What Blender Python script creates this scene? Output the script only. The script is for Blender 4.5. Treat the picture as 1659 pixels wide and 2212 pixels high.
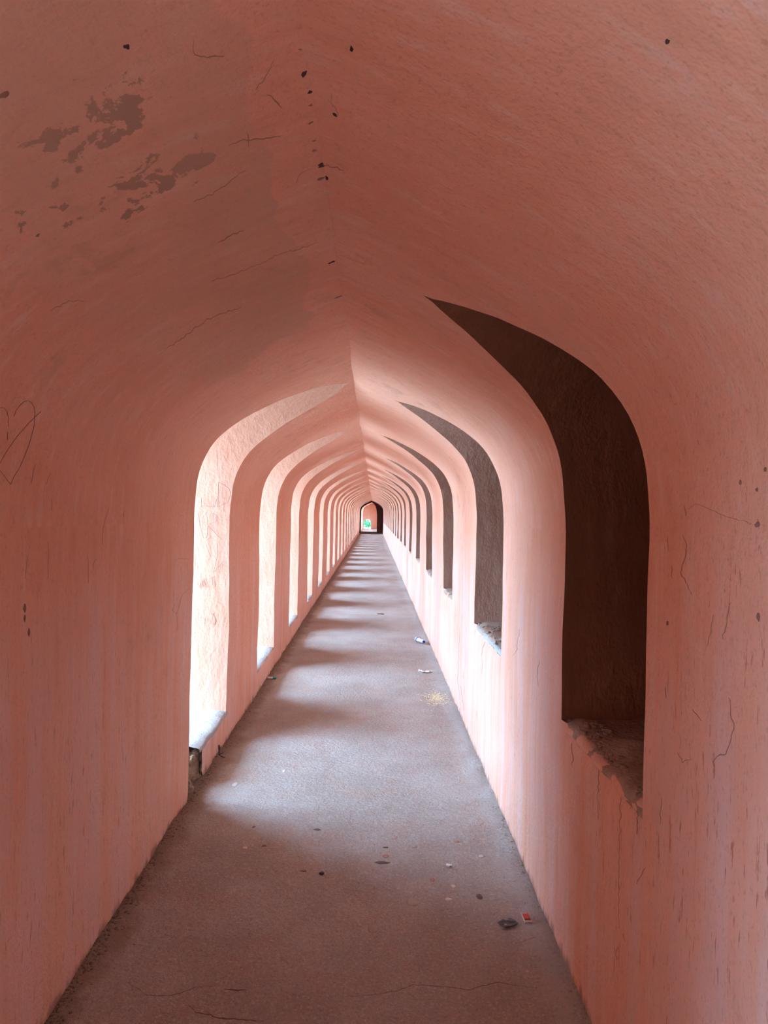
import bpy, bmesh, math, random
import numpy as np
from mathutils import Vector, Matrix

# ------------------------------------------------------------------ clear
for o in list(bpy.data.objects):
    bpy.data.objects.remove(o, do_unlink=True)
scene = bpy.context.scene
COL = scene.collection
random.seed(7)
rng = np.random.default_rng(7)

# ------------------------------------------------------------------ camera
F_PX, ROLL, YAW, CAM_H = 1500.0, 0.018, math.atan(22.7 / 1500), 1.5
cd = bpy.data.cameras.new('camera')
cd.sensor_fit = 'VERTICAL'; cd.sensor_height = 36.0
cd.lens = F_PX / 2212 * 36.0
cd.clip_start = 0.02; cd.clip_end = 500
cam = bpy.data.objects.new('camera', cd); COL.objects.link(cam)
fw = Vector((math.sin(YAW), math.cos(YAW), 0)); rt = Vector((math.cos(YAW), -math.sin(YAW), 0)); up = Vector((0, 0, 1))
cr = rt * math.cos(ROLL) + up * math.sin(ROLL); cu = up * math.cos(ROLL) - rt * math.sin(ROLL)
M = Matrix((cr, cu, -fw)).transposed().to_4x4(); M.translation = Vector((0, 0, CAM_H))
cam.matrix_world = M
scene.camera = cam

def ray(u, v):                       # photo pixel -> direction with unit depth along the corridor
    dx, dy = u - 829.5, v - 1106.0
    d = fw * F_PX + cr * dx - cu * dy
    return d / d.y

# ------------------------------------------------------------------ world, exposure
world = bpy.data.worlds.new('overcast_sky'); scene.world = world
world.use_nodes = True
wn = world.node_tree; wn.nodes.clear()
wo = wn.nodes.new('ShaderNodeOutputWorld'); wb = wn.nodes.new('ShaderNodeBackground')
wb.inputs[0].default_value = (0.43, 0.70, 1.0, 1); wb.inputs[1].default_value = 15.0
wn.links.new(wb.outputs[0], wo.inputs[0])
scene.view_settings.view_transform = 'Standard'
scene.view_settings.look = 'None'
scene.view_settings.gamma = 1.0
scene.view_settings.use_curve_mapping = False
scene.view_settings.exposure = 1.62
scene.cycles.max_bounces = 16
scene.cycles.diffuse_bounces = 8

# ------------------------------------------------------------------ noise
def _hash(ix, iy, iz):
    n = (ix * 374761393 + iy * 668265263 + iz * 2147483647 + 1274126177) & 0xffffffff
    n = ((n ^ (n >> 13)) * 1274126177) & 0xffffffff
    n = ((n ^ (n >> 16)) * 2246822519) & 0xffffffff
    return ((n ^ (n >> 15)) & 0xffffff) / 0x7fffff - 1.0
def vnoise(x, y, z):
    x, y, z = np.broadcast_arrays(np.asarray(x, float), np.asarray(y, float), np.asarray(z, float))
    x0, y0, z0 = np.floor(x).astype(np.int64), np.floor(y).astype(np.int64), np.floor(z).astype(np.int64)
    fx, fy, fz = x - x0, y - y0, z - z0
    fx, fy, fz = [t * t * (3 - 2 * t) for t in (fx, fy, fz)]
    r = 0
    for i in (0, 1):
        for j in (0, 1):
            for k in (0, 1):
                w = (fx if i else 1 - fx) * (fy if j else 1 - fy) * (fz if k else 1 - fz)
                r = r + w * _hash(x0 + i, y0 + j, z0 + k)
    return r
def fbm(x, y, z, o=3):
    r, a, s = 0, 1, 1.0
    for _ in range(o):
        r = r + a * vnoise(np.asarray(x) * s + 17.3, np.asarray(y) * s + 5.1, np.asarray(z) * s + 9.7)
        a *= .5; s *= 2.03
    return r

# ------------------------------------------------------------------ materials
class NT:
    def __init__(s, name):
        s.m = bpy.data.materials.new(name); s.m.use_nodes = True
        s.t = s.m.node_tree; s.t.nodes.clear()
        s.out = s.t.nodes.new('ShaderNodeOutputMaterial')
        s.b = s.t.nodes.new('ShaderNodeBsdfPrincipled')
        s.t.links.new(s.b.outputs[0], s.out.inputs[0])
        s.b.inputs['Specular IOR Level'].default_value = .25
        s.co = s.t.nodes.new('ShaderNodeTexCoord').outputs['Object']
    def n(s, typ, **kw):
        nd = s.t.nodes.new(typ)
        for k, v in kw.items():
            setattr(nd, k, v)
        return nd
    def set(s, sock, v):
        if isinstance(v, bpy.types.NodeSocket): s.t.links.new(v, sock)
        elif v is not None:
            if sock.type == 'RGBA' and len(v) == 3: v = (*v, 1)
            sock.default_value = v
    def mapped(s, scale, loc=(0, 0, 0)):
        m = s.n('ShaderNodeMapping'); s.set(m.inputs['Vector'], s.co)
        m.inputs['Scale'].default_value = scale; m.inputs['Location'].default_value = loc
        return m.outputs[0]
    def noise(s, scale, vec=None, detail=4, rough=.55, dist=0):
        n = s.n('ShaderNodeTexNoise'); s.set(n.inputs['Vector'], vec or s.co)
        n.inputs['Scale'].default_value = scale; n.inputs['Detail'].default_value = detail
        n.inputs['Roughness'].default_value = rough; n.inputs['Distortion'].default_value = dist
        return n.outputs['Fac']
    def ramp(s, fac, lo, hi, a=0., b=1.):
        n = s.n('ShaderNodeMapRange'); n.interpolation_type = 'SMOOTHSTEP'
        s.set(n.inputs[0], fac); n.inputs[1].default_value = lo; n.inputs[2].default_value = hi
        n.inputs[3].default_value = a; n.inputs[4].default_value = b
        return n.outputs[0]
    def math(s, op, a, b=None):
        n = s.n('ShaderNodeMath', operation=op); s.set(n.inputs[0], a)
        if b is not None: s.set(n.inputs[1], b)
        return n.outputs[0]
    def mix(s, fac, a, b, mode='MIX'):
        n = s.n('ShaderNodeMix', data_type='RGBA', blend_type=mode)
        s.set(n.inputs[0], fac); s.set(n.inputs[6], a); s.set(n.inputs[7], b)
        return n.outputs[2]
    def xyz(s):
        n = s.n('ShaderNodeSeparateXYZ'); s.set(n.inputs[0], s.co); return n.outputs
    def near(s, c, r0, r1):           # 1 inside r0 of a point, 0 beyond r1
        n = s.n('ShaderNodeVectorMath', operation='DISTANCE'); s.set(n.inputs[0], s.co); n.inputs[1].default_value = c
        return s.ramp(n.outputs['Value'], r0, r1, 1., 0.)
    def bump(s, h, strength, dist, prev=None):
        n = s.n('ShaderNodeBump'); n.inputs['Strength'].default_value = strength; n.inputs['Distance'].default_value = dist
        s.set(n.inputs['Height'], h)
        if prev is not None: s.set(n.inputs['Normal'], prev)
        return n.outputs[0]
    def done(s, col, rough=.85, nrm=None, matte=False):
        if matte:                     # limewash, mortar and dust have no sheen
            s.t.nodes.remove(s.b); s.b = s.t.nodes.new('ShaderNodeBsdfDiffuse')
            s.t.links.new(s.b.outputs[0], s.out.inputs[0])
            s.set(s.b.inputs['Color'], col)
            if nrm is not None: s.set(s.b.inputs['Normal'], nrm)
            return s.m
        s.set(s.b.inputs['Base Color'], col); s.set(s.b.inputs['Roughness'], rough)
        if nrm is not None: s.set(s.b.inputs['Normal'], nrm)
        return s.m

PINK = (.79, .44, .325); PINK2 = (.74, .375, .26); PALE = (.78, .54, .46)
def plaster(name, kind, tones=None):
    PINK_, PINK2_, PALE_ = tones or (PINK, PINK2, PALE)
    t = NT(name)
    x, y, z = t.xyz()
    big = t.noise(1.1, detail=3)
    col = t.mix(t.ramp(big, .38, .66), PINK2_, PINK_)
    # brushed limewash: streaks run up the wall and along the vault's curve
    sv = t.mapped((7, 7, .9) if kind != 'vault' else (2.2, 9, 2.2))
    st = t.noise(3.0, sv, detail=4, rough=.65)
    col = t.mix(t.math('MULTIPLY', t.ramp(st, .5, .72), .45), col, PALE_)
    col = t.mix(t.math('MULTIPLY', t.ramp(st, .46, .30), .35), col, tuple(v * .85 for v in PINK2_))
    # brown worn spots where the wash has rubbed off
    wn_ = t.noise(5.5, detail=4, rough=.75)
    gate = t.ramp(t.noise(.9, t.mapped((1, 1, 1), (3.1, 1.7, 5.2)), detail=0), .48, .66)
    col = t.mix(t.math('MULTIPLY', t.math('MULTIPLY', t.ramp(wn_, .54, .66), gate), .45 if kind != 'reveal' else .15), col, (.50, .30, .22))
    # long run marks, hair scratches and short dark dashes
    if kind == 'wall':
        low = t.ramp(z, .95, 1.42, 1., 0.)
        run = t.noise(6, t.mapped((1.5, 1.5, .10), (4, 1, 2)), detail=4, rough=.68)
        col = t.mix(t.math('MULTIPLY', t.math('MULTIPLY', t.ramp(run, .36, .70), low), .48), col, (.73, .575, .575))
        col = t.mix(t.math('MULTIPLY', t.math('MULTIPLY', t.ramp(run, .46, .26), low), .22), col, (.64, .36, .29))
    sc = t.noise(9, t.mapped((9, 9, 1.1) if kind != 'vault' else (4.5, 13, 4.5), (2, 4, 1)), detail=4, rough=.72)
    gate2 = t.ramp(big, *((.46, .62) if kind != 'vault' else (.55, .70)), .10, 1.)
    dash = t.math('MULTIPLY', t.ramp(sc, .60, .66), gate2)
    col = t.mix(t.math('MULTIPLY', dash, .75), col, tuple(v * w for v, w in zip(PINK2_, (.56, .46, .44))))
    fine = t.noise(120, t.mapped((1, 1, .5)), detail=2, rough=.7)
    col = t.mix(t.math('MULTIPLY', t.ramp(fine, .55, .72), .35), col, tuple(v * .62 for v in PINK2_))
    if kind == 'vault':
        flake = t.noise(14, detail=7, rough=.62, dist=.4)
        fm = t.math('MAXIMUM', t.near((-.44, 1.11, 2.115), .04, .17), t.near((-.43, 1.33, 2.12), .03, .17))
        fm = t.math('MAXIMUM', fm, t.math('MULTIPLY', t.near((-.58, 1.25, 2.04), .03, .13), .7))
        fl = t.ramp(t.math('ADD', flake, t.math('MULTIPLY', fm, .15)), .66, .675)
        col = t.mix(t.math('MULTIPLY', fl, t.ramp(fm, 0, .25)), col, (.36, .235, .17))
        # older browner wash left of the ridge, its edge wandering
        wob = t.math('MULTIPLY', t.math('SUBTRACT', t.noise(2.4, detail=3), .5), .22)
        e = t.math('ADD', x, wob)
        left = t.ramp(e, -.232, -.222, 1., 0.)
        old = t.math('MULTIPLY', left, t.ramp(t.math('ADD', y, t.math('MULTIPLY', wob, 3.)), 2.75, 2.82, 1., 0.))
        old = t.math('MULTIPLY', old, t.ramp(t.math('ADD', z, wob), 1.93, 2.03))
        old = t.math('MULTIPLY', old, t.ramp(t.noise(1.6, t.mapped((1, 1, 1), (9, 2, 4)), detail=5), .36, .6, .35, 1.))
        col = t.mix(t.math('MULTIPLY', old, .55), col, (.58, .365, .27))
    if kind == 'wall':
        zz = t.math('ADD', z, t.math('MULTIPLY', t.math('SUBTRACT', t.noise(9, t.mapped((2, 2, .5)), detail=4), .5), .16))
        col = t.mix(t.ramp(zz, -.01, .035, .75, 0.), col, (.27, .17, .13))
    b1 = t.noise(30 if kind != 'reveal' else 22, None if kind != 'reveal' else t.mapped((1, 1, .6)), detail=3, rough=.7)
    n = t.bump(b1, .55 if kind != 'reveal' else .7, .010)
    return t.done(col, .88, n, True)

def stone(name, c1, c2, c3, scale=6., bump=.8, fleck=None, rough=.92):
    t = NT(name)
    a = t.noise(scale, detail=8, rough=.7)
    col = t.mix(t.ramp(a, .35, .65), c1, c2)
    col = t.mix(t.math('MULTIPLY', t.ramp(t.noise(scale * 5, detail=6, rough=.7), .55, .72), .6), col, c3)
    n = t.bump(t.noise(scale * 7, detail=3, rough=.72), bump, .01)
    return t.done(col, rough, n, True)

def floor_mat():
    t = NT('trodden_concrete')
    x, y, z = t.xyz()
    a = t.noise(1.5, detail=5, rough=.62)
    col = t.mix(t.ramp(a, .34, .66), (.37, .315, .285), (.46, .42, .39))
    col = t.mix(t.math('MULTIPLY', t.ramp(t.noise(4.2, detail=5, rough=.72), .50, .64), .65), col, (.43, .325, .275))
    col = t.mix(t.math('MULTIPLY', t.ramp(t.noise(90, detail=3, rough=.75), .50, .68), .42), col, (.68, .64, .61))
    col = t.mix(t.math('MULTIPLY', t.ramp(t.noise(110, detail=3, rough=.7), .53, .66), .6), col, (.28, .21, .18))
    ch = t.noise(26, t.mapped((1, .6, 1)), detail=5, rough=.75)
    col = t.mix(t.math('MULTIPLY', t.math('MULTIPLY', t.ramp(ch, .635, .67), t.ramp(a, .45, .65)), .5), col, (.66, .55, .50))
    # mortar fillet / dust beside the walls
    ax = t.math('ABSOLUTE', t.math('ADD', x, .127))
    ex = t.math('ADD', ax, t.math('MULTIPLY', t.math('SUBTRACT', t.noise(5, detail=6, rough=.7), .5), .3))
    col = t.mix(t.math('MULTIPLY', t.ramp(ex, .66, .76), .75), col, t.mix(t.ramp(x, -.3, .1), (.27, .19, .145), (.46, .44, .42)))
    n = t.bump(t.noise(40, detail=4, rough=.8), .95, .014)
    return t.done(col, .82, n, True)

def plain(name, c, rough=.6, var=.12, spec=.3):
    t = NT(name)
    a = t.noise(40, detail=3)
    col = t.mix(a, tuple(v * (1 - var) for v in c), tuple(min(1, v * (1 + var)) for v in c))
    t.b.inputs['Specular IOR Level'].default_value = spec
    return t.done(col, rough)

M_WALL = plaster('pink_limewash_wall', 'wall')
M_VAULT = plaster('pink_limewash_vault', 'vault')
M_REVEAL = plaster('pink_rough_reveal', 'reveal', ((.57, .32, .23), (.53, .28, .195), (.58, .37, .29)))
M_NICHE_SHADE = plaster('shaded_brown_niche', 'reveal', ((.27, .135, .085), (.21, .10, .06), (.31, .17, .115)))  # darker copy of the niche plaster: shade of the near niche painted in
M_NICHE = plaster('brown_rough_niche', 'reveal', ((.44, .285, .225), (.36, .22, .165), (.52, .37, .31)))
M_FLOOR = floor_mat()
M_SILL = stone('pale_cement_sill', (.36, .37, .37), (.45, .46, .46), (.27, .28, .28), 5, .6)
M_DUSTY = stone('dusty_brown_sill', (.36, .25, .20), (.46, .36, .30), (.22, .14, .11), 7, 1.0)
M_RUBBLE = stone('rubble_stone', (.26, .18, .125), (.40, .30, .22), (.60, .53, .47), 11, 1.0)
M_UNLIT = stone('unlit_brown_plaster', (.36, .25, .22), (.42, .30, .27), (.28, .19, .165), 3, .5)  # dimness of the unlit passage is put into this brown
M_DARK = plain('dark_crevice', (.07, .045, .04), .95)
M_CRACK = plain('crack_shadow_brown', (.30, .165, .13), .95)
M_INK = plain('dark_ink', (.20, .12, .13), .9)
M_HAIR = plain('hairline_brown', (.40, .215, .165), .95)
M_SEAM = plain('floor_seam_brown', (.15, .10, .08), .95)
M_SCRATCH = plain('grey_scratch', (.36, .21, .175), .9)
M_GRIT = stone('grit', (.30, .225, .18), (.40, .32, .27), (.52, .46, .42), 14, .8)
M_MORTAR = stone('grey_mortar_crumbs', (.40, .38, .355), (.52, .50, .47), (.30, .27, .25), 14, .8)
M_TERRACE = stone('pale_terrace', (.42, .40, .36), (.48, .46, .42), (.36, .34, .30), 1.0, .4)
M_FACADE = stone('facade_plaster', (.55, .40, .34), (.60, .45, .38), (.48, .34, .28), 2, .4)

# ------------------------------------------------------------------ object helpers
def link(name, me, mat, parent=None, **props):
    o = bpy.data.objects.new(name, me); COL.objects.link(o)
    if mat is not None and len(me.materials) == 0: me.materials.append(mat)
    if parent is not None: o.parent = parent
    for k, v in props.items(): o[k] = v
    return o
def mesh(name, V, Fs, smooth=True, normals=None):
    me = bpy.data.meshes.new(name)
    me.from_pydata([tuple(map(float, v)) for v in V], [], [tuple(map(int, f)) for f in Fs])
    me.update()
    if smooth: me.polygons.foreach_set('use_smooth', [True] * len(me.polygons))
    if normals is not None: me.normals_split_custom_set_from_vertices([tuple(map(float, n)) for n in normals])
    return me
def grid_faces(nr, nc, off=0, flip=False):
    r, c = np.meshgrid(np.arange(nr - 1), np.arange(nc - 1), indexing='ij')
    a = (off + r * nc + c).ravel()
    f = np.stack([a, a + 1, a + nc + 1, a + nc], 1)
    return f[:, ::-1] if flip else f

def box(name, lo, hi, mat, parent=None, **props):
    x0, y0, z0 = lo; x1, y1, z1 = hi
    V = [(x0, y0, z0), (x1, y0, z0), (x1, y1, z0), (x0, y1, z0), (x0, y0, z1), (x1, y0, z1), (x1, y1, z1), (x0, y1, z1)]
    Fs = [(3, 2, 1, 0), (4, 5, 6, 7), (0, 1, 5, 4), (1, 2, 6, 5), (2, 3, 7, 6), (3, 0, 4, 7)]
    return link(name, mesh(name, V, Fs, False), mat, parent, **props)

# ------------------------------------------------------------------ corridor shape
XC = -.127
PROF = np.array([(0, 2.26), (.03, 2.247), (.10, 2.215), (.235, 2.155), (.40, 2.072), (.51, 2.003), (.61, 1.93), (.695, 1.845),
                 (.75, 1.75), (.778, 1.66), (.79, 1.56), (.797, 1.44), (.797, 1.2), (.797, 0)])
SPRING = 1.44
def smooth_profile():
    # Catmull-Rom through the vault points, then straight down the wall
    P = PROF; pts = []
    for i in range(len(P) - 3):
        p0, p1, p2, p3 = P[max(i - 1, 0)], P[i], P[i + 1], P[i + 2]
        n = max(2, int(np.linalg.norm(p2 - p1) / .03))
        for k in range(n):
            t = k / n
            pts.append(.5 * ((2 * p1) + (-p0 + p2) * t + (2 * p0 - 5 * p1 + 4 * p2 - p3) * t * t + (-p0 + 3 * p1 - 3 * p2 + p3) * t ** 3))
    pts = [p for p in pts if p[1] > SPRING + .004]
    pts.append(np.array((.797, SPRING)))
    for z in list(np.arange(1.40, .03, -.045)) + [.79, .19, .03, 0.]:
        pts.append(np.array((.797, z)))
    pts = np.array(pts)
    return pts[np.lexsort((pts[:, 0], -pts[:, 1]))]
ROWS = smooth_profile()
_tan = np.gradient(ROWS, axis=0); _tan /= np.linalg.norm(_tan, axis=1)[:, None]
RN = np.stack([-_tan[:, 1], _tan[:, 0]], 1)          # outward (away from the passage) in (d, z)
RN[0] = (0, 1)
I_SPRING = int(np.argmin(abs(ROWS[:, 1] - SPRING)))

def disp(side, Y, d, z):
    x = side * d
    r = .0060 * fbm(x * 1.7 + side * 9, Y * 1.5, z * 1.7, 2) + .0020 * fbm(x * 7 + side, Y * 6, z * 6, 2)
    return r
def d_of_z(z):
    return np.interp(-np.asarray(z), -ROWS[:, 1], ROWS[:, 0])
def surf_rows(side, rows, rn, Y):
    """rows (R,2), Y (R,C) -> (R,C,3)"""
    d = rows[:, 0][:, None] + 0 * Y; z = rows[:, 1][:, None] + 0 * Y
    e = disp(side, Y, d, z)
    ridge = 1 - np.clip(d / .06, 0, 1)
    dd = d + rn[:, 0][:, None] * e * (1 - ridge); zz = z + rn[:, 1][:, None] * e * (1 - ridge)
    x = XC + side * dd + ridge * .010 * fbm(Y * 2.1, 3.3, 0, 2)
    zz = zz + ridge * .006 * fbm(Y * 1.4, 8.3, 0, 2)
    zz = np.where(z < 1e-6, 0., zz)
    return np.stack([x, Y, zz], -1)

# arch shape of the openings: fraction of half width at a height
WL = np.array([(0, 1), (1.5, 1), (1.75, 1), (1.87, .975), (1.96, .92), (2.04, .83), (2.10, .72), (2.16, .55), (2.205, .34), (2.232, .12), (2.240, 0), (3, 0)])
WR = np.array([(0, 1), (1.45, 1), (1.6, 1), (1.68, .975), (1.77, .92), (1.88, .80), (1.98, .62), (2.05, .43), (2.10, .25), (2.135, .08), (2.145, 0), (3, 0)])
class Opening:
    def __init__(s, side, yc, half, seed, dz=0.):
        s.side, s.yc, s.half, s.seed, s.dz = side, yc, half, seed, dz
        s.tab = WL if side < 0 else WR
    def w(s, z):
        z = np.asarray(z, float)
        return s.half * np.interp(z - s.dz * np.clip((z - 1.4) / .6, 0, 1), s.tab[:, 0], s.tab[:, 1])
    def edge(s, z, sg):
        z = np.asarray(z, float); w = s.w(z)
        wob = .010 * fbm(z * 2.3 + s.seed * 3.1, sg * 4.0, .3, 3) * np.clip(w / .1, 0, 1)
        drift = np.where(s.side < 0, .035, 0.) * (np.clip(z, 0, 1.5) / 1.5 - .5)
        return s.yc + drift * np.clip(w / .1, 0, 1) + sg * w + wob
PITCH = 2.085
Y0, Y1, YP, YE = -6.0, 47.4, 51.7, 61.6
T_L, T_R = 1.0, .55
SILL_L, SILL_R = .19, .79
lefts, rights = [], []
for i in range(-3, 22):
    j = random.uniform(-.02, .02)
    if i not in (0,):
        lefts.append((i, Opening(-1, 4.035 + PITCH * (i - 1) + (j if i > 2 else 0) - (.18 if i < 0 else 0), .445 + random.uniform(-.012, .012), i + 40, random.uniform(-.03, .0) if i > 1 else 0)))
    half = {0: .362, 1: .46, 2: .405}.get(i, .42 + random.uniform(-.015, .015))
    yc = {0: 2.05, 1: 4.03, 2: 6.17}.get(i, 4.10 + PITCH * (i - 1) + j)
    rights.append((i, Opening(1, yc, half, i + 80, {0: -.012, 1: 0, 2: .03}.get(i, random.uniform(-.01, .04)))))
lefts = [p for p in lefts if Y0 + .5 < p[1].yc < Y1 - .5]; rights = [p for p in rights if Y0 + .5 < p[1].yc < Y1 - .5]

def build_tunnel(ya, yb, ops_l, ops_r, names, mats, normals_keep=True, coarse=False):
    V, Fq, tag = [], [], []         # tag: row index of the face (negative side = left)
    off = 0
    def add_patch(side, r0, r1, Ym, worn=False):
        nonlocal off
        P = surf_rows(side, ROWS[r0:r1 + 1], RN[r0:r1 + 1], Ym)
        if worn:                     # edge of the sill rubbed and broken back
            k = np.clip((P[..., 2] - .71) / .08, 0, 1) ** 1.5 * np.clip(np.minimum(np.arange(Ym.shape[1]), np.arange(Ym.shape[1])[::-1]) / 1.5, 0, 1)[None, :]
            P[..., 0] += side * k * (.026 + .014 * fbm(P[..., 1] * 14, 2.2, 0, 3))
            P[..., 2] -= k * (.012 + .012 * fbm(P[..., 1] * 11, 7.2, 0, 3))
        R, C = Ym.shape
        V.append(P.reshape(-1, 3))
        f = grid_faces(R, C, off, flip=(side > 0))
        Fq.append(f)
        rr = np.repeat(np.arange(r0, r1), C - 1)
        tag.append(np.stack([np.full(len(rr), side), rr], 1))
        off += R * C
    zrow = ROWS[:, 1]
    for side, ops, sill in ((-1, ops_l, SILL_L), (1, ops_r, SILL_R)):
        bounds = [None] + [o for _, o in ops] + [None]
        isill = int(np.argmin(abs(zrow - sill)))
        for a, b in zip(bounds[:-1], bounds[1:]):
            lo = np.full(len(zrow), ya) if a is None else a.edge(zrow, 1)
            hi = np.full(len(zrow), yb) if b is None else b.edge(zrow, -1)
            L = np.mean(hi - lo); ym = np.mean(hi + lo) / 2
            res = .05 if ym < 9 else .11 if ym < 20 else .22
            if coarse: res = .5
            n = max(3, int(L / res) + 1)
            t = np.linspace(0, 1, n)[None, :]
            add_patch(side, 0, len(zrow) - 1, lo[:, None] * (1 - t) + hi[:, None] * t)
        for idx, o in ops:
            if side < 0 and idx == 1: 
                y_lo = np.maximum(o.edge(zrow, -1), 3.86 + .05 * np.interp(zrow, [0, .05, .1, .15, .19], [.9, .1, .35, -.1, .3]))
            else: y_lo = o.edge(zrow, -1)
            t = np.linspace(0, 1, 26 if o.yc < 9 else 6)[None, :]
            add_patch(side, isill, len(zrow) - 1, (y_lo[:, None] * (1 - t) + o.edge(zrow, 1)[:, None] * t)[isill:], side > 0)
    V = np.concatenate(V); Fq = np.concatenate(Fq); tag = np.concatenate(tag)
    # weld
    key = np.round(V / 2e-4).astype(np.int64)
    _, first, inv = np.unique(key, axis=0, return_index=True, return_inverse=True)
    inv = inv.ravel(); V = V[first]; Fq = inv[Fq]
    good = np.array([len(set(f)) >= 3 for f in Fq.tolist()]); Fq = Fq[good]; tag = tag[good]
    # smooth normals over the whole shell
    N = np.zeros_like(V)
    fn = np.cross(V[Fq[:, 2]] - V[Fq[:, 0]], V[Fq[:, 3]] - V[Fq[:, 1]])
    for k in range(4): np.add.at(N, Fq[:, k], fn)
    N /= np.maximum(np.linalg.norm(N, axis=1), 1e-12)[:, None]
    obs = []
    for nm, mt, sel in zip(names, mats, ((tag[:, 0] < 0) & (tag[:, 1] >= I_SPRING), (tag[:, 0] > 0) & (tag[:, 1] >= I_SPRING), tag[:, 1] < I_SPRING)):
        f = Fq[sel]; u, iv = np.unique(f, return_inverse=True); f = iv.reshape(f.shape)
        faces = []
        for q in f.tolist():
            q2 = []
            for v in q:
                if v not in q2: q2.append(v)
            faces.append(q2)
        obs.append(link(nm, mesh(nm, V[u], faces, True, N[u]), mt, None, kind='structure'))
    return obs

wall_left, wall_right, ceiling = build_tunnel(Y0, Y1, lefts, rights, ('wall_left', 'wall_right', 'ceiling'), (M_WALL, M_WALL, M_VAULT))

# ------------------------------------------------------------------ floor
def floor_z(x, y):
    x = np.asarray(x, float); y = np.asarray(y, float)
    e = np.clip((np.abs(x - XC) - .66) / .13, 0, 1)
    r = .004 * fbm(x * 1.6, y * 1.3, 0, 3) + .0022 * fbm(x * 9, y * 9, 4, 2)
    r = r + e * (.010 + .012 * fbm(x * 8, y * 7, 2, 3))
    return r - .004
def build_floor():
    ys = np.concatenate([np.arange(Y0, 1.6, .12), np.arange(1.6, 6, .025), np.arange(6, 14, .06), np.arange(14, YE + .31, .3)])
    xs = np.linspace(XC - .83, XC + .83, 68)
    Yg, Xg = np.meshgrid(ys, xs, indexing='ij')
    P = np.stack([Xg, Yg, floor_z(Xg, Yg)], -1).reshape(-1, 3)
    return link('floor', mesh('floor', P, grid_faces(len(ys), len(xs), flip=True)), M_FLOOR, None, kind='structure')
floor = build_floor()

# ------------------------------------------------------------------ reveals and sills
def reveal(o, idx, depth, sill, parent):
    side = o.side
    zr = ROWS[:, 1]; apex = o.tab[-2, 0] + o.dz
    zs = zr[(zr >= sill - 1e-6) & (zr < apex)]            # same heights as the wall's rows, so edges meet
    top = zr[zr >= apex]
    zs = np.concatenate([zs[::-1], [top[-1]]])            # bottom -> apex
    near = [(z, -1) for z in zs]; far = [(z, 1) for z in zs[::-1][1:]]
    near_full = near + far
    ez = np.array([p[0] for p in near_full]); es = np.array([p[1] for p in near_full])
    Ye = np.where(es < 0, o.edge(ez, -1), o.edge(ez, 1))
    rows = np.stack([d_of_z(ez), ez], 1)
    rn = np.stack([np.interp(-ez, -zr, RN[:, 0]), np.interp(-ez, -zr, RN[:, 1])], 1)
    P0 = surf_rows(side, rows, rn, Ye[:, None])[:, 0, :]
    nc = 12 if o.yc < 9 else 4
    xo = XC + side * (.797 + depth)
    V = []
    for k in range(nc):
        t = k / (nc - 1)
        P = P0.copy(); P[:, 0] = P0[:, 0] * (1 - t) + xo * t
        bulge = (.010 if idx != 0 else .006) * fbm(P[:, 0] * 5 + o.seed, P[:, 2] * 3.2, es * 3, 3) * min(1, t * 4)
        P[:, 1] += bulge * np.clip(o.w(ez) / .15, 0, 1)
        P[:, 2] += .006 * fbm(P[:, 0] * 5 + o.seed, P[:, 1] * 3.2, 1, 2) * min(1, t * 4) * (ez > 1.6)
        V.append(P)
    V = np.stack(V, 1)
    R, C = V.shape[:2]
    me = mesh('window_reveal', V.reshape(-1, 3), grid_faces(R, C, flip=(side < 0)))
    ob = link('window_reveal' if side < 0 else 'niche_reveal', me, M_REVEAL if side < 0 else M_NICHE_SHADE if idx < 1 else M_NICHE, parent)
    return ob, V
def sill_slab(o, idx, depth, z0, parent, mat, lip, thick):
    side = o.side
    nx, ny = (16, 30) if o.yc < 9 else (5, 8)
    ylo = float(o.edge(z0, -1)) - .012; yhi = float(o.edge(z0, 1)) + (.012 if not (side < 0 and idx == 1) else .02)
    if side > 0: ylo -= .03; yhi += .03
    if side < 0 and idx == 1: ylo = 3.80
    V = np.zeros((ny, nx + 2, 3))
    for r in range(ny):
        y = ylo + (yhi - ylo) * r / (ny - 1)
        fr = lip + .010 * float(fbm(y * 7 + o.seed, .5, idx, 3))
        for c in range(nx + 2):
            if c == 0: xi, dz = fr * .75, -thick
            elif c == 1: xi, dz = fr, -.35 * thick
            else:
                t = (c - 2) / (nx - 1); xi = fr * (1 - t) - depth * t - .01 * (1 - t) * (c == 2)
                dz = -.010 * (c == 2) + (.014 if side < 0 else .004)
            x = XC + side * (.797 - xi)
            amp = .006 if side < 0 else .012
            zz = z0 + dz + amp * float(fbm(x * 7, y * 7, idx * 1.3, 4)) * (1 if c > 0 else .3)
            if side < 0: zz += .010 * max(0., 1 - abs(yhi - y) / .1)
            V[r, c] = (x, y, zz)
    me = mesh('window_sill', V.reshape(-1, 3), grid_faces(ny, nx + 2, flip=(side > 0)))
    return link('window_sill', me, mat, parent)
for idx, o in lefts:
    reveal(o, idx, T_L, SILL_L, wall_left)
    sill_slab(o, idx, T_L, SILL_L, wall_left, M_SILL, .004, .02)
for idx, o in rights:
    _, RV = reveal(o, idx, T_R, SILL_R, wall_right)
    sill_slab(o, idx, T_R, SILL_R, wall_right, M_DUSTY, -.012, .03)
    # closed back of the niche
    B = RV[:, -1, :]; n = len(B) // 2
    L, Rr = B[:n + 1], B[::-1][:n + 1]
    nc = 6
    G = np.stack([L * (1 - k / (nc - 1)) + Rr * (k / (nc - 1)) for k in range(nc)], 1)
    link('niche_back', mesh('niche_back', G.reshape(-1, 3), grid_faces(G.shape[0], nc, flip=True)), M_NICHE_SHADE if idx < 1 else M_NICHE, wall_right)

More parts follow.
